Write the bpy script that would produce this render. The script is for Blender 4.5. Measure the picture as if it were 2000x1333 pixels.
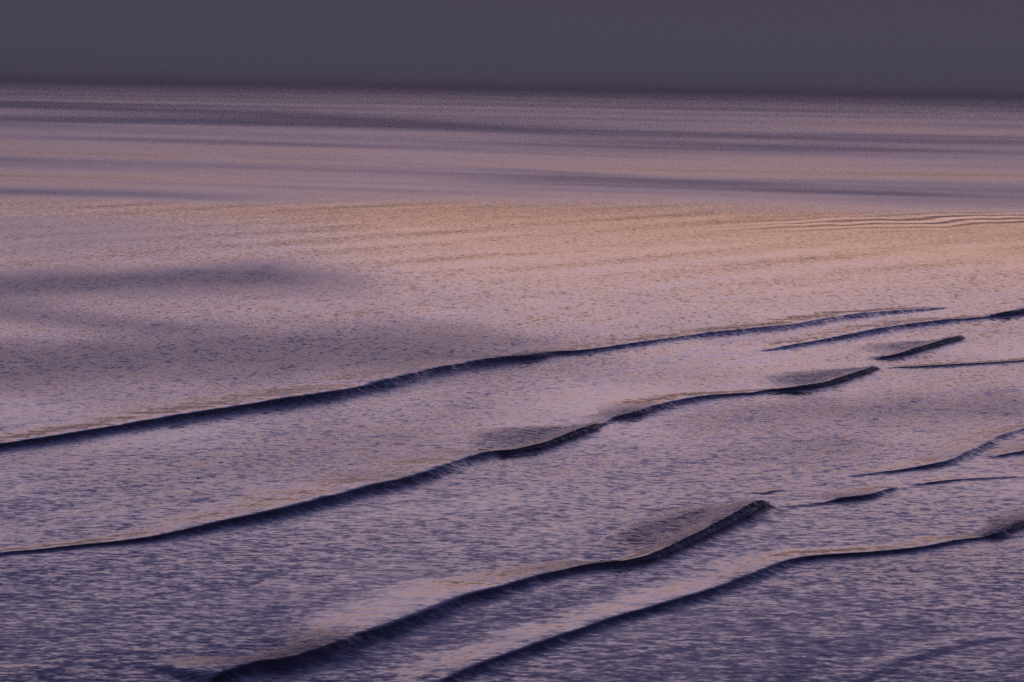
import bpy, math
import numpy as np
from mathutils import Matrix, Vector

scene = bpy.context.scene
for o in list(bpy.data.objects):
    bpy.data.objects.remove(o, do_unlink=True)
col = scene.collection
R = math.radians

# tone of the dusk sky by degrees above the horizon: the broad lilac afterlight, the peach
# afterglow low over the cloud bank (added), and the sky away from it
SKYL = ((.062, .054, .086), [(1.2, (.064, .057, .092)), (2.4, (.063, .055, .090)), (2.6, (.11, .085, .12)), (3.0, (.23, .19, .245)), (4.6, (.47, .385, .53)),
        (7, (.80, .65, .92)), (9.8, (.76, .59, .82)), (12.5, (.33, .265, .48)), (16, (.18, .165, .41)), (22, (.105, .105, .32)), (32, (.062, .066, .22)), (50, (.042, .046, .145)), (90, (.03, .034, .10))])
SKYP = ((0, 0, 0), [(2.42, (0, 0, 0)), (2.6, (.26, .075, .01)), (2.9, (.60, .27, .06)), (4.4, (.56, .245, .05)), (6.5, (.26, .10, .01)), (9, (.01, .0, 0)), (15, (0, 0, 0))])
SKYD = ((.03, .03, .058), [(5, (.04, .038, .075)), (20, (.05, .05, .12)), (90, (.03, .034, .10))])
LILACP, PEACHP, SKYS, NISH, SUNE, DENOISE = 2.0, 7.0, 1.0, 0.0003, 0.006, False
# ------------------------------------------------------------------ camera
EYE = 30.0                       # cliff-top viewpoint above the water
PITCH, ROLL = R(6.0141), R(0.9453)
fwd = Vector((0, math.cos(PITCH), -math.sin(PITCH)))
r0 = Vector((1, 0, 0)); u0 = r0.cross(fwd)
right = math.cos(ROLL) * r0 + math.sin(ROLL) * u0
up = right.cross(fwd)
cam_data = bpy.data.cameras.new('camera')
cam_data.lens = 85; cam_data.sensor_width = 36
cam_data.clip_start = 0.5; cam_data.clip_end = 200000
cam = bpy.data.objects.new('camera', cam_data); col.objects.link(cam)
cam.matrix_world = Matrix(((right.x, up.x, -fwd.x, 0), (right.y, up.y, -fwd.y, 0),
                           (right.z, up.z, -fwd.z, EYE), (0, 0, 0, 1)))
scene.camera = cam

# ------------------------------------------------------------------ sky
SUN_AZ, SUN_EL = R(10), R(1.0)    # azimuth to the right of straight out to sea
world = bpy.data.worlds.new('World'); scene.world = world
world.use_nodes = True
wt = world.node_tree; wt.nodes.clear()
def wn(t, **k):
    n = wt.nodes.new(t)
    for a, b in k.items(): setattr(n, a, b)
    return n
def wmath(op, a, b=None, c=None):
    n = wn('ShaderNodeMath', operation=op)
    for i, v in enumerate((a, b, c)):
        if v is None: continue
        if hasattr(v, 'is_linked'): wt.links.new(v, n.inputs[i])
        else: n.inputs[i].default_value = v
    return n.outputs[0]
def ramp(stops, fac):
    n = wn('ShaderNodeValToRGB'); e = n.color_ramp.elements
    n.color_ramp.interpolation = 'EASE'
    while len(e) > 1: e.remove(e[-1])
    e[0].position = stops[0][0]; e[0].color = (*stops[0][1], 1)
    for p, c in stops[1:]:
        x = e.new(p); x.color = (*c, 1)
    wt.links.new(fac, n.inputs[0])
    return n.outputs[0]
tc = wn('ShaderNodeTexCoord')
sep = wn('ShaderNodeSeparateXYZ'); wt.links.new(tc.outputs['Generated'], sep.inputs[0])
elev = wmath('MULTIPLY', wmath('ARCSINE', wmath('MAXIMUM', sep.outputs[2], 0.0)), 180 / math.pi)
# uneven cloud: wide soft streaks that lift and lower the edge of the bank
mp = wn('ShaderNodeMapping'); mp.inputs['Scale'].default_value = (2.2, 2.2, 16)
wt.links.new(tc.outputs['Generated'], mp.inputs[0])
nz = wn('ShaderNodeTexNoise'); nz.inputs['Scale'].default_value = 1.6; nz.inputs['Detail'].default_value = 3
wt.links.new(mp.outputs[0], nz.inputs['Vector'])
wob = wmath('MULTIPLY', wmath('SUBTRACT', nz.outputs[0], 0.5), 0.9)
elevw = wmath('MAXIMUM', wmath('MULTIPLY_ADD', wob, wmath('MINIMUM', wmath('MULTIPLY', wmath('MULTIPLY', elev, elev), 0.025), 3.0), elev), 0.0)
fac = wmath('SQRT', wmath('DIVIDE', elevw, 90.0))
def P(d): return math.sqrt(d / 90)
lilac = ramp([(0, SKYL[0]), *[(P(d), c) for d, c in SKYL[1]]], fac)
dim = ramp([(0, SKYD[0]), *[(P(d), c) for d, c in SKYD[1]]], fac)
az = wn('ShaderNodeMath', operation='ARCTAN2')
wt.links.new(sep.outputs[0], az.inputs[0]); wt.links.new(sep.outputs[1], az.inputs[1])
daz = wmath('SUBTRACT', az.outputs[0], SUN_AZ)
cosd = wmath('MULTIPLY_ADD', wmath('COSINE', daz), 0.5, 0.5)
mx = wn('ShaderNodeMix', data_type='RGBA')
wt.links.new(wmath('POWER', cosd, LILACP), mx.inputs['Factor']); wt.links.new(dim, mx.inputs['A']); wt.links.new(lilac, mx.inputs['B'])
peach = ramp([(0, SKYP[0]), *[(P(d), c) for d, c in SKYP[1]]], fac)
ma = wn('ShaderNodeMix', data_type='RGBA', blend_type='ADD'); ma.clamp_result = False
wt.links.new(wmath('POWER', cosd, PEACHP), ma.inputs['Factor']); wt.links.new(mx.outputs['Result'], ma.inputs['A']); wt.links.new(peach, ma.inputs['B'])
b1 = wn('ShaderNodeBackground'); b1.inputs[1].default_value = SKYS
wt.links.new(ma.outputs['Result'], b1.inputs[0])
sky = wn('ShaderNodeTexSky', sky_type='NISHITA'); sky.sun_disc = False
sky.sun_elevation = SUN_EL; sky.sun_rotation = SUN_AZ
sky.dust_density = 3; sky.altitude = 30
b2 = wn('ShaderNodeBackground'); b2.inputs[1].default_value = NISH
wt.links.new(sky.outputs[0], b2.inputs[0])
ad = wn('ShaderNodeAddShader'); wo = wn('ShaderNodeOutputWorld')
wt.links.new(b1.outputs[0], ad.inputs[0]); wt.links.new(b2.outputs[0], ad.inputs[1])
wt.links.new(ad.outputs[0], wo.inputs[0])

# low sun, veiled by cloud: weak, wide and warm
sd = bpy.data.lights.new('sun', 'SUN'); sd.energy = SUNE; sd.angle = R(30); sd.color = (1.0, 0.62, 0.42)
so = bpy.data.objects.new('sun', sd); col.objects.link(so)
so.rotation_euler = (R(90) - R(9), 0, -SUN_AZ + math.pi)
so.rotation_euler = Vector((-math.sin(SUN_AZ), -math.cos(SUN_AZ), -math.tan(R(9)))).to_track_quat('-Z', 'Y').to_euler()

vs = scene.view_settings
scene.display_settings.display_device = 'sRGB'
vs.view_transform = 'Standard'; vs.look = 'None'; vs.gamma = 1; vs.use_curve_mapping = False
vs.exposure = 0.0
scene.cycles.use_denoising = DENOISE

# ------------------------------------------------------------------ layout, in metres: x across, y out to sea
# crest of each wave: (x, y, height, steepness, how much it spills)
WAVES = {
    'a': ('longest wave, smooth dark crest running from the left edge up to the pale slick',
          [(-49.49,184.01,0.341,0.6,0),(-45.19,189.12,0.39,0.7,0),(-41.49,194.55,0.421,0.8,0),(-37.48,199.87,0.433,0.8,0),(-33.05,206.91,0.47,0.85,0),(-27.48,215.22,0.512,0.9,0),(-22.67,222.08,0.575,1,0),(-17.51,229.01,0.642,1,0),(-13.11,237.64,0.642,1,0),(-8.46,249.36,0.621,1,0),(-3.82,258.33,0.589,1,0),(0.03,263.26,0.601,1,0.4),(2.57,265.62,0.55,1,1),(4.92,270.56,0.447,0.9,0.5),(8.76,273.76,0.395,0.7,0),(15.05,282.67,0.378,0.6,0),(21.75,292.18,0.361,0.5,0),(28.65,299.44,0.37,0.5,0),(35.93,307.42,0.412,0.5,0),(44.24,320.5,0.43,0.5,0),(52.6,330.38,0.34,0.45,0),(62.08,340.13,0.104,0.3,0)]),
    'b': ('curved smooth wave at the right, ending in a black breaking lump at the frame edge',
          [(28.38,277.42,0.085,0.4,0),(31.78,281.56,0.231,0.5,0),(35.36,286.38,0.324,0.6,0),(42.28,296.69,0.428,0.7,0),(49.82,308.42,0.478,0.7,0),(57.33,317.45,0.392,0.7,0),(63.2,323.37,0.265,0.7,0),(65.78,326.04,0.471,0.9,1),(67.97,328.28,0.578,1,1),(73.39,335.65,0.627,1,1),(79.73,344.66,0.499,0.8,0.6),(87.42,355.16,0.218,0.5,0)]),
    'c': ('short spilling wave far right, a grey foam wedge behind it, highest of the foam wedges',
          [(40.3,269.99,0.055,0.5,0),(41.79,271.57,0.251,0.9,0.8),(44.51,274.87,0.396,1,1),(47.93,281.32,0.465,1,1),(52.5,290.25,0.51,1,1),(54.62,294.41,0.425,1,1),(56.13,299.13,0.153,1,0.6)]),
    'd': ('second long wave down the left edge, spilling in two separate grey foam wedges',
          [(-37.87,145.14,0.089,0.4,0),(-34.79,148.04,0.106,0.4,0),(-32.15,150.58,0.108,0.45,0),(-29.81,151.88,0.124,0.5,0),(-27.49,153.47,0.157,0.55,0),(-24.78,155.12,0.19,0.65,0),(-22.43,157.33,0.258,0.75,0),(-19.26,161.93,0.333,0.85,0),(-16.18,165.97,0.411,0.9,0),(-13.03,171.25,0.46,0.95,0),(-10.4,176.24,0.492,1,0),(-7.58,180.92,0.505,1,0.2),(-5.77,184.85,0.458,0.95,0),(-3.92,190.37,0.392,0.9,0),(-1.52,195.18,0.361,0.9,0.3),(0.15,196.19,0.363,1,1),(2.7,199.59,0.453,1,1),(4.95,205.13,0.466,1,1),(6.85,209.97,0.433,1,1),(7.76,212.92,0.262,1,1),(8.47,214.76,0.154,0.8,0.2),(9.4,217.4,0.223,0.8,0.3),(11.39,220.08,0.408,1,0.8),(13.54,224.75,0.394,0.9,0.3),(16.3,230.04,0.331,0.8,0),(20.14,234.92,0.265,0.7,0),(23.95,237.97,0.195,0.7,0),(26.22,240.32,0.296,0.9,0.8),(28.97,241.94,0.399,1,1),(32.7,246.85,0.433,1,1),(37.14,255.89,0.449,1,1),(39.2,260.59,0.376,1,1),(40.25,264.28,0.135,1,0.6)]),
    'e': ('nearest spilling wave, large grey foam wedge ending in a raised dark tip',
          [(-15.39,116.94,0.167,0.8,0),(-14.41,119.22,0.318,0.9,0),(-12.85,121.5,0.426,1,0.5),(-11.37,122.48,0.455,1,0.9),(-9.45,125.11,0.491,1,0.8),(-8.02,128.03,0.449,1,0.4),(-6.5,130.59,0.404,1,0),(-4.39,134.74,0.389,0.95,0),(-2.73,138.27,0.37,0.95,0),(-0.37,141.74,0.35,0.95,0),(2.12,145.69,0.329,0.95,0.2),(5.04,149.08,0.306,1,0.5),(7.67,150.61,0.341,1,1),(9.41,152.78,0.441,1,1),(11.71,157.5,0.488,1,1),(14.2,163.09,0.54,1,1),(15.97,167.18,0.589,1,1),(17.4,170.8,0.639,1,1),(18.43,172.99,0.537,1,1),(19.06,175.34,0.143,1,0.8)]),
    'f': ('unbroken long wave nearest the camera, running from bottom centre to the right edge',
          [(-5.58,113.11,0.302,0.8,0),(-3.31,118.69,0.243,0.8,0),(-1.31,122.69,0.252,0.8,0),(1.37,127.04,0.247,0.8,0),(4.23,131.53,0.256,0.8,0),(6.05,134.37,0.262,0.8,0),(9.18,138.26,0.269,0.8,0),(12.54,142.89,0.264,0.8,0),(15.51,147.94,0.258,0.8,0),(17.85,151.85,0.233,0.75,0),(20.06,153.79,0.22,0.7,0),(23.58,155.29,0.191,0.7,0),(27.28,157.44,0.177,0.7,0),(30.15,160.21,0.18,0.7,0),(32.13,161.57,0.132,0.7,0.3),(33.34,162.49,0.334,0.9,0.9),(35.23,165.73,0.375,0.9,0.9),(37.47,168.71,0.347,0.9,0.6),(42.25,175.19,0.215,0.7,0)]),
    'g': ('short dark wavelet just right of the raised tip of the nearest spilling wave',
          [(18.73,172.89,0.035,0.4,0),(21.45,173.91,0.053,0.4,0),(23.27,175.07,0.071,0.5,0),(24.73,176.15,0.253,0.9,0.5),(26.86,177.8,0.237,0.9,0.3),(28.91,181.19,0.167,0.7,0),(30.26,183.54,0.075,0.5,0)]),
    'h': ('thin S-curved wavelet climbing to the right edge below the ruffled dark water',
          [(25.87,187.48,0.038,0.4,0),(29.36,189.37,0.077,0.5,0),(32.11,191.35,0.137,0.7,0),(34.55,193.61,0.238,0.8,0),(36.5,196.37,0.262,0.8,0.2),(39.63,202.89,0.229,0.7,0),(43.06,210.32,0.215,0.6,0),(46.12,215.26,0.154,0.5,0),(50.01,220.33,0.067,0.5,0)]),
    'i': ('small faint wavelet between the short dark wavelet and the right edge',
          [(30.8,183.23,0.056,0.5,0),(32.6,184.64,0.132,0.7,0),(34.68,186.3,0.095,0.6,0),(37.57,187.82,0.057,0.4,0),(41.58,189.6,0.039,0.4,0)]),
    'j': ('thin straight dark line of a wavelet at the right, under the two highest foam wedges',
          [(40.33,262.56,0.053,0.5,0),(45.13,264.49,0.135,0.6,0),(51.45,268.12,0.164,0.6,0),(57.99,272.11,0.167,0.6,0),(64.73,276.19,0.113,0.5,0)]),
    'k': ('short thin wavelet touching the right edge just under the S-curved one',
          [(39.52,197.86,0.04,0.5,0),(41.67,200.09,0.164,0.7,0),(43.85,202.32,0.165,0.7,0),(47.84,206.55,0.084,0.5,0)]),
    'l': ('faint low swell crest in the bottom right corner',
          [(16.83,119.56,0.049,0.2,0),(18.9,123.13,0.05,0.15,0),(21.31,126.58,0.052,0.15,0),(24.38,129.95,0.04,0.15,0),(28.96,133.08,0.027,0.2,0)]),
    'p': ('tiny dark wavelet just above the raised tip of the nearest spilling wave',
          [(18.71,178.18,0.036,0.6,0),(19.38,179.17,0.073,0.6,0.1),(20.04,179.93,0.073,0.8,0),(20.9,180.7,0.037,0.6,0)]),
}
# wind-ruffled bands: (x, y, half depth) and weight
BANDS = [
    ([(-927.9, 3366.2, 746.7), (-557.0, 2622.2, 445.1), (-249.6, 2333.2, 350.5), (-2.5, 1721.4, 189.1), (163.9, 1574.3, 157.9), (461.1, 1689.8, 182.1)], 0.2),
    ([(-529.2, 1919.3, 317.8), (-381.8, 1797.3, 277.9), (-226.2, 1766.2, 268.1), (-2.2, 1536.1, 201.8), (138.1, 1325.6, 149.7), (286.7, 1366.8, 159.3), (420.6, 1429.9, 174.5)], 0.28),
    ([(-365.3, 1230.0, 53.2), (-262.7, 1236.4, 53.7), (-50.0, 1148.7, 46.4), (125.2, 997.5, 35.0), (304.9, 1035.2, 37.7)], 0.12),
    ([(-178.5, 646.5, 35.5), (-135.6, 637.6, 34.5), (-101.4, 635.1, 34.2), (-64.9, 608.2, 31.4), (-31.9, 593.3, 29.9), (-19.3, 589.9, 29.5)], 0.35),
    ([(-33.6, 773.9, 59.3), (15.8, 786.5, 61.3), (63.9, 765.1, 58.0), (106.2, 722.1, 51.7), (167.0, 720.7, 51.5)], 0.2),
    ([(-149.3, 1001.3, 42.3), (-61.1, 945.5, 37.7), (17.3, 868.1, 31.8), (52.0, 834.0, 29.4)], 0.2),
    ([(-113.0, 332.0, 28.4), (-73.8, 346.6, 31.0), (-57.7, 361.0, 33.6), (-40.1, 376.5, 36.6), (-15.4, 360.1, 33.4)], 0.85),
    ([(-90.1, 248.6, 27.8), (-54.1, 253.8, 28.9), (-39.3, 263.3, 31.1), (-25.9, 270.5, 32.9), (-14.6, 274.9, 34.0), (14.3, 268.7, 32.4)], 0.9),
    ([(-73.9, 315.7, 14.2), (-43.8, 293.7, 12.3), (-31.5, 295.7, 12.5)], 0.6),
    ([(14.8, 476.6, 25.8), (42.1, 500.4, 28.4), (66.8, 529.1, 31.7), (93.1, 552.4, 34.6), (166.6, 607.4, 41.8)], -0.25),
    ([(-9.0, 414.8, 3.7), (8.8, 427.8, 3.9), (38.1, 452.4, 4.3)], 0.15),
    ([(-10.3, 470.1, 7.8), (9.7, 473.7, 7.9), (45.0, 474.9, 8.0)], 0.25),
    ([(11.3, 208.5, 11.0), (21.5, 222.9, 12.5), (34.2, 228.1, 13.1), (50.0, 233.8, 13.8), (60.3, 235.1, 13.9)], 0.45),
    ([(12.6, 194.1, 8.2), (26.3, 204.1, 9.0), (33.5, 207.9, 9.3)], 0.35),
    ([(-37.2, 174.2, 13.3), (-24.3, 190.2, 15.8), (-13.1, 205.7, 18.4), (5.2, 239.9, 25.0)], 0.25),
    ([(-28.8, 134.9, 1.6), (-20.8, 139.7, 1.7), (-9.2, 146.7, 1.9)], 0.2),
    ([(-25.6, 119.5, 3.2), (-18.4, 123.3, 3.4)], 0.15),
    ([(9.4, 142.1, 4.4), (22.7, 149.3, 4.9), (34.7, 160.6, 5.6)], 0.1),
    ([(-38.5, 156.9, 1.4), (-32.4, 161.8, 1.5), (-28.5, 167.3, 1.6), (-24.6, 172.4, 1.7), (-16.8, 179.7, 1.9)], 0.2),
    ([(-2.3, 120.0, 4.8), (5.8, 127.3, 5.4), (15.9, 131.7, 5.7), (30.6, 140.9, 6.5), (37.9, 145.9, 7.0)], 0.1),
    ([(-22.2, 148.8, 4.5), (-16.3, 153.5, 4.8), (-3.3, 163.9, 5.5), (11.2, 170.3, 5.9), (20.0, 184.6, 6.9)], 0.15),
]
TRAILS = [
    ('c', [(38.74, 284.21), (43.05, 288.9), (47.86, 292.0), (52.01, 294.44), (55.03, 297.96)], 42.3, 56),
    ('d', [(-4.45, 204.22), (-3.44, 208.95), (-0.33, 212.19), (3.77, 213.32), (6.53, 214.31), (7.76, 215.45)], -1.5, 7.9),
    ('d', [(24.89, 247.59), (26.51, 253.12), (29.72, 257.71), (34.5, 260.75), (38.12, 262.7), (39.63, 263.89)], 26.4, 39.9),
    ('e', [(3.88, 154.74), (6.02, 159.03), (8.77, 166.35), (12.37, 172.05), (15.46, 173.64), (17.57, 176.25)], 7.0, 17.6),
]
LIPS = [('a', 0.5, 5.2), ('b', 65.8, 80), ('c', 42.3, 56), ('d', -0.8, 7.9), ('d', 10.6, 12.8), ('d', 26.2, 40), ('e', 6.5, 18.9), ('f', 33, 38), ('g', 24.6, 27.4)]

SLOPE = (0.045, 0.44, 0.2, 0.55, 0.4, 0.12)      # ripple slope: base, per ruffle, share of long and fine ripples, extra on foam, gust grain
ROUGH = (0.06, 0.16, 0.45)
WATER, FOAMC, FOAMK = (.012, .012, .024), (.10, .094, .13), 0.9
FRONT, BACK, RIB = (4.8, 5.0, 3.6), (20.0, 6.0), 0.10
SWELL = [(23, 0.045, 0, 1), (9.5, 0.013, 0, 2)]
ROLLN = 0.25
HAZE = ((1.0, .90, .76), 0.00023, 0.0)

# ------------------------------------------------------------------ noise and swell
PERM = np.random.RandomState(7).permutation(4096); RVAL = np.random.RandomState(8).rand(4096)
def vnoise(x, y, seed=0):
    xi = np.floor(x).astype(np.int64); yi = np.floor(y).astype(np.int64)
    fx = x - xi; fy = y - yi
    fx = fx * fx * (3 - 2 * fx); fy = fy * fy * (3 - 2 * fy)
    def h(a, b):
        return RVAL[PERM[(PERM[(a + seed * 131) & 4095] + b * 7 + seed) & 4095]]
    return ((h(xi, yi) * (1 - fx) + h(xi + 1, yi) * fx) * (1 - fy)
            + (h(xi, yi + 1) * (1 - fx) + h(xi + 1, yi + 1) * fx) * fy)
def fbm(x, y, seed=0, octv=4, gain=0.5):
    s = 0; a = 1; t = 0
    for i in range(octv):
        s = s + a * vnoise(x + 17.3 * i, y - 9.1 * i, seed + i); t += a; a *= gain; x = x * 2.03; y = y * 2.03
    return s / t
CREST = R(58)                                    # heading of the crests, from across the view
cx, cy = math.cos(CREST), math.sin(CREST)        # along a crest
nx, ny = cy, -cx                                 # towards the shore
def swell(x, y):
    """low swell between the breakers; long-crested, dying out where the sheet gets coarse"""
    s = x * nx + y * ny; a = x * cx + y * cy
    d = np.maximum(y, 60.0)
    z = np.zeros_like(x)
    for lam, amp, k, sd in SWELL:
        ph = s + 3.0 * lam * 0.25 * (fbm(a / (lam * 2.5), s / (lam * 4), sd, 2) - 0.5)
        env = np.clip((fbm(a / (lam * 2.2) + 5, s / (lam * 1.3), sd + 9, 3) - 0.35) * 3, 0, 1)
        lod = np.clip(1.6 - (d * d / EYE / 2417 * 0.8) * 6 / lam, 0, 1)
        z = z + amp * env * lod * np.sin(2 * math.pi * ph / lam)
    # a packet of low swells lying across the slick at the right
    yc = np.interp(x, [20, 44, 70, 97, 173], [500, 519, 550, 574, 632])
    dy = y - yc + 26 * (fbm(x / 16, y / 40, 88, 3) - 0.5)
    z = z + 0.06 * np.clip((x - 40) / 60, 0, 1) * np.exp(-(dy / 24) ** 2) * np.sin(2 * math.pi * dy / 15) * (0.3 + 1.4 * fbm(x / 11, y / 9, 89, 3))
    return z

# calmer and more ruffled water: wind bands (x, y, half-depth) polylines, weight
def band(x, y, pts, wgt):
    p = np.array(pts); o = np.argsort(p[:, 0]); p = p[o]
    yc = np.interp(x, p[:, 0], p[:, 1]); hw = np.interp(x, p[:, 0], p[:, 2])
    L = p[-1, 0] - p[0, 0]
    e = np.clip((x - p[0, 0]) / (0.25 * L) + 0.0, 0, 1) * np.clip((p[-1, 0] - x) / (0.25 * L), 0, 1)
    return wgt * e * np.exp(-((y - yc) / (hw * 0.8)) ** 2)
def ruffle(x, y):
    yl = np.log(np.maximum(y, 60.0)); u0 = x / np.maximum(y, 60.0)
    b = 0.30 + 0.10 * np.clip(1.5 - y / 400, 0, 1) + 0.12 * np.clip((y - 620) / 60, 0, 1) + 0.55 * (fbm(x / np.maximum(y, 60) * 4, yl * 9, 3, 4) - 0.5)
    b = b + 0.4 * (fbm(x / 9, y / 20, 21, 4) - 0.5) * np.clip(1.4 - y / 500, 0, 1)
    mott = np.where(y < 450, 0.7 + 0.6 * fbm(x / 4, y / 12, 63, 4), 1.0)
    for pts, wgt in BANDS:
        b = b + band(x, y, pts, wgt) * mott
    b = b + 0.7 * (fbm(u0 * 2.2, 9000 / np.maximum(y, 60.0) - u0 * 4, 55, 3) - 0.5) * np.clip((y - 560) / 150, 0, 1)
    b = b - 0.05 * np.clip((175 - y) / 70, 0, 1)
    # the slick that mirrors the afterglow
    u = x / np.maximum(y, 60.0)
    edge = 655 + 15 * np.clip(-u / 0.2, -1, 1) + 60 * (fbm(u * 9, y / 900, 77, 3) - 0.5)
    far = np.clip((edge - y) / 70, 0, 1); far = far * far * (3 - 2 * far); near_ = np.clip((y - 285 - 900 * np.clip(-u, 0, .2)) / 170, 0, 1)
    side = np.clip((u + 0.22) / 0.16, 0.25, 1)
    b = b * (1 - 0.9 * far * near_ * side)
    return np.clip(b, 0.02, 1.2)

# ------------------------------------------------------------------ water material
mat = bpy.data.materials.new('sea_water'); mat.use_nodes = True
nt = mat.node_tree; nt.nodes.clear(); L = nt.links
def N(t, **k):
    n = nt.nodes.new(t)
    for a, b in k.items(): setattr(n, a, b)
    return n
def M(op, a, b=None, c=None):
    n = N('ShaderNodeMath', operation=op)
    for i, v in enumerate((a, b, c)):
        if v is None: continue
        if hasattr(v, 'is_linked'): L.new(v, n.inputs[i])
        else: n.inputs[i].default_value = v
    return n.outputs[0]
def V(op, a, b=None):
    n = N('ShaderNodeVectorMath', operation=op)
    for i, v in enumerate((a, b)):
        if v is None: continue
        if hasattr(v, 'is_linked'): L.new(v, n.inputs[i])
        else: n.inputs[i].default_value = v
    return n.outputs[0]
geo = N('ShaderNodeNewGeometry')
def attr(name):
    n = N('ShaderNodeAttribute'); n.attribute_name = name; return n.outputs['Fac']
rip, foam = attr('ruffle'), attr('foam')
def slopes(scale, stretch, rot, detail, rough):
    m = N('ShaderNodeMapping'); m.inputs['Rotation'].default_value = (0, 0, rot)
    m.inputs['Scale'].default_value = (stretch, 1, 1)
    L.new(geo.outputs['Position'], m.inputs[0])
    n = N('ShaderNodeTexNoise'); n.inputs['Scale'].default_value = scale
    n.inputs['Detail'].default_value = detail; n.inputs['Roughness'].default_value = rough
    L.new(m.outputs[0], n.inputs['Vector'])
    return V('SUBTRACT', n.outputs['Color'], (0.5, 0.5, 0.5))
def scaled(v, f):
    n = N('ShaderNodeVectorMath', operation='SCALE'); L.new(v, n.inputs[0])
    if hasattr(f, 'is_linked'): L.new(f, n.inputs['Scale'])
    else: n.inputs['Scale'].default_value = f
    return n.outputs[0]
long_r = slopes(0.45, 0.35, R(-22), 3, 0.55)
mid_r = slopes(2.4, 0.5, R(6), 2, 0.55)
gust_r = slopes(0.42, 4.0, R(4), 2, 0.5)
fine_r = slopes(5.0, 0.6, R(-12), 2, 0.55)
ps = N('ShaderNodeSeparateXYZ'); L.new(geo.outputs['Position'], ps.inputs[0])
off = M('MINIMUM', M('MAXIMUM', M('MULTIPLY_ADD', ps.outputs[1], 1 / 450, -300 / 450), 0.0), 1.0)   # offshore: capillary ripples only
amp = M('MULTIPLY', M('MULTIPLY_ADD', rip, SLOPE[1], SLOPE[0]), M('MULTIPLY_ADD', off, -0.8, 1.0))
sv = V('ADD', V('ADD', scaled(long_r, SLOPE[2]), scaled(mid_r, 1.0)), scaled(fine_r, SLOPE[3]))
sv = V('ADD', sv, scaled(gust_r, M('MULTIPLY_ADD', M('MINIMUM', M('MAXIMUM', M('MULTIPLY_ADD', ps.outputs[1], 1 / 80, -205 / 80), 0.0), 1.0), 0.5, SLOPE[5])))
sv = scaled(sv, M('MULTIPLY_ADD', foam, SLOPE[4], amp))
sv = V('MULTIPLY', sv, (0.75, 1.0, 0.15))
nrm = V('NORMALIZE', V('ADD', geo.outputs['Normal'], sv))
bs = N('ShaderNodeBsdfPrincipled')
bs.inputs['IOR'].default_value = 1.33
L.new(nrm, bs.inputs['Normal'])
fn = N('ShaderNodeTexNoise'); fn.inputs['Scale'].default_value = 2.2; fn.inputs['Detail'].default_value = 5
L.new(geo.outputs['Position'], fn.inputs['Vector'])
fk = M('MULTIPLY', foam, M('MINIMUM', M('MAXIMUM', M('MULTIPLY_ADD', fn.outputs[0], 2.2, -0.35), 0.25), 1.0))
mc = N('ShaderNodeMix', data_type='RGBA'); L.new(fk, mc.inputs['Factor'])
mc.inputs['A'].default_value = (*WATER, 1); mc.inputs['B'].default_value = (*FOAMC, 1)
L.new(mc.outputs['Result'], bs.inputs['Base Color'])
ro = M('MULTIPLY_ADD', rip, M('MULTIPLY_ADD', off, 0.25, ROUGH[1]), ROUGH[0])
L.new(M('MINIMUM', M('MULTIPLY_ADD', fk, ROUGH[2], ro), 0.8), bs.inputs['Roughness'])
L.new(M('MULTIPLY_ADD', fk, -0.42, 0.5), bs.inputs['Specular IOR Level'])
out = N('ShaderNodeOutputMaterial'); L.new(bs.outputs[0], out.inputs[0])

def mesh_obj(name, co, quads, parent=None, **at):
    me = bpy.data.meshes.new(name)
    n, f = len(co), len(quads)
    me.vertices.add(n); me.vertices.foreach_set('co', np.ascontiguousarray(co, np.float32).ravel())
    me.loops.add(f * 4); me.loops.foreach_set('vertex_index', np.ascontiguousarray(quads, np.int32).ravel())
    me.polygons.add(f); me.polygons.foreach_set('loop_start', np.arange(0, f * 4, 4, dtype=np.int32))
    me.polygons.foreach_set('loop_total', np.full(f, 4, np.int32))
    for k, v in at.items():
        a = me.attributes.new(k, 'FLOAT', 'POINT'); a.data.foreach_set('value', np.ascontiguousarray(v, np.float32).ravel())
    me.update(calc_edges=True); me.polygons.foreach_set('use_smooth', np.ones(f, bool))
    me.materials.append(mat)
    o = bpy.data.objects.new(name, me); col.objects.link(o); o.parent = parent
    return o
def grid_quads(r, c):
    i = np.arange(r * c).reshape(r, c)
    return np.stack([i[:-1, :-1], i[:-1, 1:], i[1:, 1:], i[1:, :-1]], -1).reshape(-1, 4)

# ------------------------------------------------------------------ sea
d = np.linspace(math.atan2(EYE, 100.0), math.atan2(EYE, 20000.0), 900)
ys = np.concatenate([[-800, -200, 0, 40, 70, 85], EYE / np.tan(d), [26000]])
t = np.linspace(-1, 1, 720)
us = 0.30 * t
us = np.concatenate([[-1, -.7, -.5, -.4, -.34], us, [.34, .4, .5, .7, 1]])
Y, U = np.meshgrid(ys, us, indexing='ij')
X = U * np.maximum(Y, 100.0)
Z = swell(X, Y)
sea = mesh_obj('sea', np.stack([X, Y, Z], -1).reshape(-1, 3), grid_quads(*X.shape), ruffle=ruffle(X, Y), foam=np.zeros_like(X))
sea['kind'] = 'structure'

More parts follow.
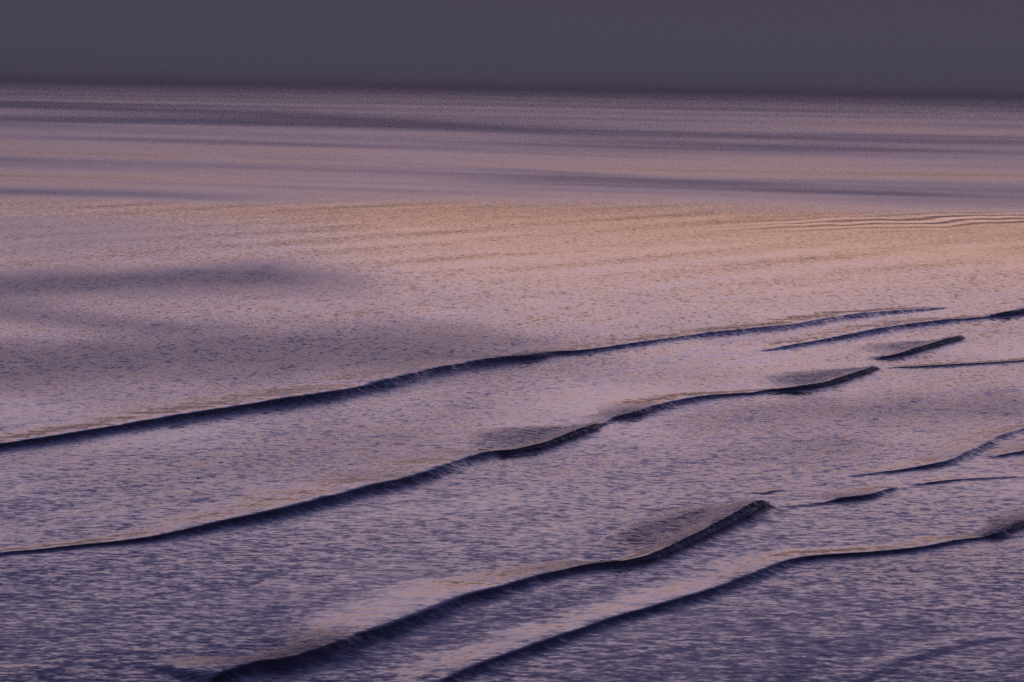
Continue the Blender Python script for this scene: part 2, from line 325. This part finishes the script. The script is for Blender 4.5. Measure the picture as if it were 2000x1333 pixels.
# ------------------------------------------------------------------ waves
def catmull(keys, step):
    k = np.array(keys, float); n = len(k)
    out = []
    for i in range(n - 1):
        p0, p1, p2, p3 = k[max(i - 1, 0)], k[i], k[i + 1], k[min(i + 2, n - 1)]
        m = max(2, int(np.hypot(*(p2 - p1)[:2]) / step))
        for s in np.arange(m) / m:
            v = 0.5 * (2 * p1 + (p2 - p0) * s + (2 * p0 - 5 * p1 + 4 * p2 - p3) * s * s + (3 * p1 - p0 - 3 * p2 + p3) * s ** 3)
            v[2:] = p1[2:] * (1 - s) + p2[2:] * s
            out.append(v)
    out.append(k[-1])
    return np.array(out)
def smooth(a, n):
    k = np.hanning(2 * n + 3)[1:-1]; k /= k.sum()
    p = np.pad(a, ((n, n),) + ((0, 0),) * (a.ndim - 1), mode='edge')
    return np.stack([np.convolve(p[:, j], k, 'valid') for j in range(a.shape[1])], 1)
STEP = 0.16
def prof_back(q):                      # q 0 at the crest .. 1 at the tail
    return np.where(q < 1, (0.5 + 0.5 * np.cos(math.pi * np.clip(q, 0, 1))) ** 1.5, 0)
class Wave:
    def __init__(self, keys, label, seed):
        k = catmull(keys, STEP)
        ds = np.r_[0, np.cumsum(np.hypot(np.diff(k[:, 0]), np.diff(k[:, 1])))]
        n = max(8, int(ds[-1] / STEP)); s = np.linspace(0, ds[-1], n)
        k = np.stack([np.interp(s, ds, k[:, j]) for j in range(5)], 1)
        k[:, 2:] = smooth(k[:, 2:], 6)
        tn = np.gradient(smooth(k[:, :2], 80), axis=0); tn /= np.linalg.norm(tn, axis=1)[:, None]
        self.n = np.stack([tn[:, 1], -tn[:, 0]], 1)
        self.s, self.xy, self.h, self.st, self.bk = s, k[:, :2], k[:, 2], k[:, 3], k[:, 4]
        self.seed = seed
        end = np.clip(np.minimum(s, s[-1] - s) / min(3.0, s[-1] * .2), 0, 1); end = end * end * (3 - 2 * end)
        self.end = end
        h = self.h * np.maximum(end, 0.0)
        # uneven crest
        h = h * (1 + 0.2 * (fbm(s / 4.5, s * 0 + seed, seed, 3) - 0.5) * 2)
        self.h = h
        self.wf = (FRONT[0] + FRONT[1] * (1 - self.st)) * np.maximum(self.h, 0.12)
        self.wb = np.where(True, (BACK[0] * (1 - self.bk) + BACK[1] * self.bk), 0) * np.maximum(self.h, 0.12)
        qb = np.linspace(1, 0, 16)[:-1]; qf = np.linspace(0, 1, 26) ** 1.7
        S = s[:, None]
        hh = h[:, None]
        off, z, fo = [], [], []
        for q in qb:
            off.append(-q * self.wb); z.append(h * prof_back(np.array(q)) + 0 * s); fo.append(self.bk * np.clip(1.3 - q, 0, 1))
        for q in qf:
            rd = np.clip((0.62 - self.st) / 0.3, 0, 1)
            off.append(q * self.wf); z.append(h * ((1 - rd) * (1 - q) ** FRONT[2] + rd * (0.5 + 0.5 * math.cos(math.pi * q)) ** 1.5)); fo.append(self.bk * np.clip(2.2 - 5 * q, 0, 1))
        off = np.stack(off, 1); z = np.stack(z, 1); fo = np.stack(fo, 1)
        # ragged crest line: small forward lurches, more where it spills
        lur = (fbm(s / 0.8, s * 0 + seed * 3.1, seed + 5, 4, 0.65) - 0.5)[:, None] * (0.28 + 0.7 * self.bk)[:, None] * hh
        off = off + lur * np.exp(-(off / np.maximum(self.h, .1)[:, None]) ** 2)
        x = self.xy[:, :1] + self.n[:, :1] * off; y = self.xy[:, 1:] + self.n[:, 1:] * off
        # ribs running down the face
        face = np.clip(off / np.maximum(self.wf[:, None], .1), 0, 1)
        rib = (fbm(s[:, None] / 0.45 + 0 * off, off * 0.5, seed + 7, 3) - 0.5)
        z = z * (1 + RIB * rib * np.sin(np.pi * np.clip(face * 1.5, 0, 1)))
        base = swell(x, y)
        c_ = np.linspace(0, 1, z.shape[1]); r_ = np.minimum(s, s[-1] - s)
        lift = np.clip(np.minimum(c_, 1 - c_) / 0.14, 0, 1)[None, :] * np.clip(r_ / 1.2, 0, 1)[:, None]
        z = z + base - 0.003 + 0.009 * lift
        calm = np.clip(z - base, 0, .3)
        co = np.stack([x, y, z], -1).reshape(-1, 3)
        self.c = np.array([*self.xy[len(s) // 2], 0.0])
        self.obj = mesh_obj('wave', co - self.c, grid_quads(*x.shape)[:, ::-1], ruffle=ruffle(x, y) + 0.45 * np.clip(off / 0.3, 0, 1) * np.clip(calm / 0.12, 0, 1), foam=np.clip(fo, 0, 1) * FOAMK)
        self.obj.location = self.c
        self.obj['label'] = label; self.obj['category'] = 'wave'; self.obj['group'] = 'waves rolling in towards the shore'
    def near(self, x, y):
        """index of the nearest crest sample, and distance behind the crest"""
        sh = x.shape; x = x.ravel(); y = y.ravel(); idx = np.empty(len(x), int)
        for a in range(0, len(x), 2000):
            q = (x[a:a + 2000, None] - self.xy[None, :, 0]) ** 2 + (y[a:a + 2000, None] - self.xy[None, :, 1]) ** 2
            idx[a:a + 2000] = q.argmin(1)
        d = np.hypot(x - self.xy[idx, 0], y - self.xy[idx, 1])
        return idx.reshape(sh), d.reshape(sh)
    def foam_trail(self, edge, i0, i1):
        """ruffled, bubbly water left behind a spilling stretch: between the crest and `edge`"""
        e = np.array(edge); ds = np.r_[0, np.cumsum(np.hypot(*np.diff(e, axis=0).T))]
        a = int(i0 * (len(self.s) - 1)); b = int(i1 * (len(self.s) - 1))
        n = max(20, (b - a)); q = np.linspace(0, 1, n)
        ex = smooth(np.stack([np.interp(q * ds[-1], ds, e[:, j]) for j in (0, 1)], 1), 8)
        ii = np.clip((a + q * (b - a)).astype(int), 0, len(self.s) - 1)
        m = 40; v = np.linspace(0, 1, m)
        x = self.xy[ii, 0][:, None] * (1 - v) + ex[:, :1] * v
        y = self.xy[ii, 1][:, None] * (1 - v) + ex[:, 1:] * v
        # a torn outer edge
        tear = (fbm(q * 22, q * 0, self.seed + 31, 4) - 0.5)[:, None] * v * 1.6
        y = y + tear
        idx, dist = self.near(x, y)
        zb = self.h[idx] * prof_back(dist / np.maximum(self.wb[idx], .05))
        fade = np.clip(q / 0.3, 0, 1)[:, None] * np.clip((1 - v) / 0.3, 0, 1) ** 0.8
        lump = fbm(x / 0.35, y / 0.35, self.seed + 41, 4) * 0.10 * fade
        z = swell(x, y) + zb + 0.025 + lump - 0.02 * (1 - np.clip(fade * 6, 0, 1))
        patch = np.clip(0.75 + 1.2 * (fbm(x / 1.2, y / 2.2, self.seed + 51, 3) - 0.4), 0.4, 1)
        o = mesh_obj('foam_trail', np.stack([x, y, z], -1).reshape(-1, 3) - self.c, grid_quads(*x.shape), self.obj,
                     ruffle=ruffle(x, y) + 0.35 * fade, foam=np.clip(fade * patch, 0, 1) * 0.38)
        o['label'] = 'dull bubbly water trailing behind the spilling crest'
        return o
    def roller(self, i0, i1):
        """the tumbling lip of a spilling stretch"""
        a = int(i0 * (len(self.s) - 1)); b = int(i1 * (len(self.s) - 1))
        ii = np.arange(a, b + 1); s = self.s[ii]
        e = np.clip(np.minimum(s - s[0], s[-1] - s) / min(3.0, .35 * (s[-1] - s[0])), 0, 1) ** 0.7
        rad = 0.28 * self.h[ii] * e + 0.01
        rad = rad * (0.75 + 0.6 * fbm(s / 1.7, s * 0, self.seed + 61, 3))
        th = np.linspace(0, 2 * math.pi, 17)
        wig = (fbm(s / 1.4, s * 0 + 7, self.seed + 71, 3) - 0.5) * 0.5
        co = []
        for t_ in th:
            lum = 1 + ROLLN * (fbm(s / 0.35, np.cos(t_) * 2.3 + 0 * s, self.seed + 81, 3) - 0.5) + ROLLN * (fbm(s / 0.35 + 50, np.sin(t_) * 2.3 + 0 * s, self.seed + 91, 3) - 0.5)
            o_ = 0.5 * self.h[ii] + wig * self.h[ii] + np.cos(t_) * rad * 1.35 * lum
            zz = 0.52 * self.h[ii] + np.sin(t_) * rad * lum
            x = self.xy[ii, 0] + self.n[ii, 0] * o_; y = self.xy[ii, 1] + self.n[ii, 1] * o_
            co.append(np.stack([x, y, swell(x, y) + zz], -1))
        co = np.stack(co, 1)
        o = mesh_obj('spilling_lip', co.reshape(-1, 3) - self.c, grid_quads(*co.shape[:2])[:, ::-1], self.obj,
                     ruffle=np.full(co.shape[:2], .7), foam=np.full(co.shape[:2], FOAMK))
        o['label'] = 'lumpy dark lip tumbling down the front of the wave'
        return o

WV = {}
for i, (k, (label, keys)) in enumerate(WAVES.items()):
    WV[k] = Wave(keys, label, 100 + 37 * i)
def at(k, x):                                   # position along a crest, 0..1, at world x
    w = WV[k]; return float(np.abs(w.xy[:, 0] - x).argmin()) / (len(w.s) - 1)
for k, edge, x0, x1 in TRAILS:
    WV[k].foam_trail(edge, at(k, x0), at(k, x1))
for k, x0, x1 in LIPS:
    WV[k].roller(at(k, x0), at(k, x1))

# ------------------------------------------------------------------ sea haze
hx, hy0, hy1, hz0, hz1 = 27500.0, -1200.0, 27500.0, -3.0, EYE + 6
hc = [(x, y, z) for z in (hz0, hz1) for y in (hy0, hy1) for x in (-hx, hx)]
hm = bpy.data.meshes.new('haze')
hm.from_pydata(hc, [], [(0, 2, 3, 1), (4, 5, 7, 6), (0, 1, 5, 4), (2, 6, 7, 3), (0, 4, 6, 2), (1, 3, 7, 5)])
ho = bpy.data.objects.new('haze', hm); col.objects.link(ho); ho['kind'] = 'stuff'
hmat = bpy.data.materials.new('haze'); hmat.use_nodes = True
ht = hmat.node_tree; ht.nodes.clear()
pv = ht.nodes.new('ShaderNodeVolumePrincipled'); pv.inputs['Color'].default_value = (*HAZE[0], 1)
pv.inputs['Density'].default_value = HAZE[1]; pv.inputs['Anisotropy'].default_value = HAZE[2]
mo = ht.nodes.new('ShaderNodeOutputMaterial'); ht.links.new(pv.outputs[0], mo.inputs['Volume'])
hm.materials.append(hmat)
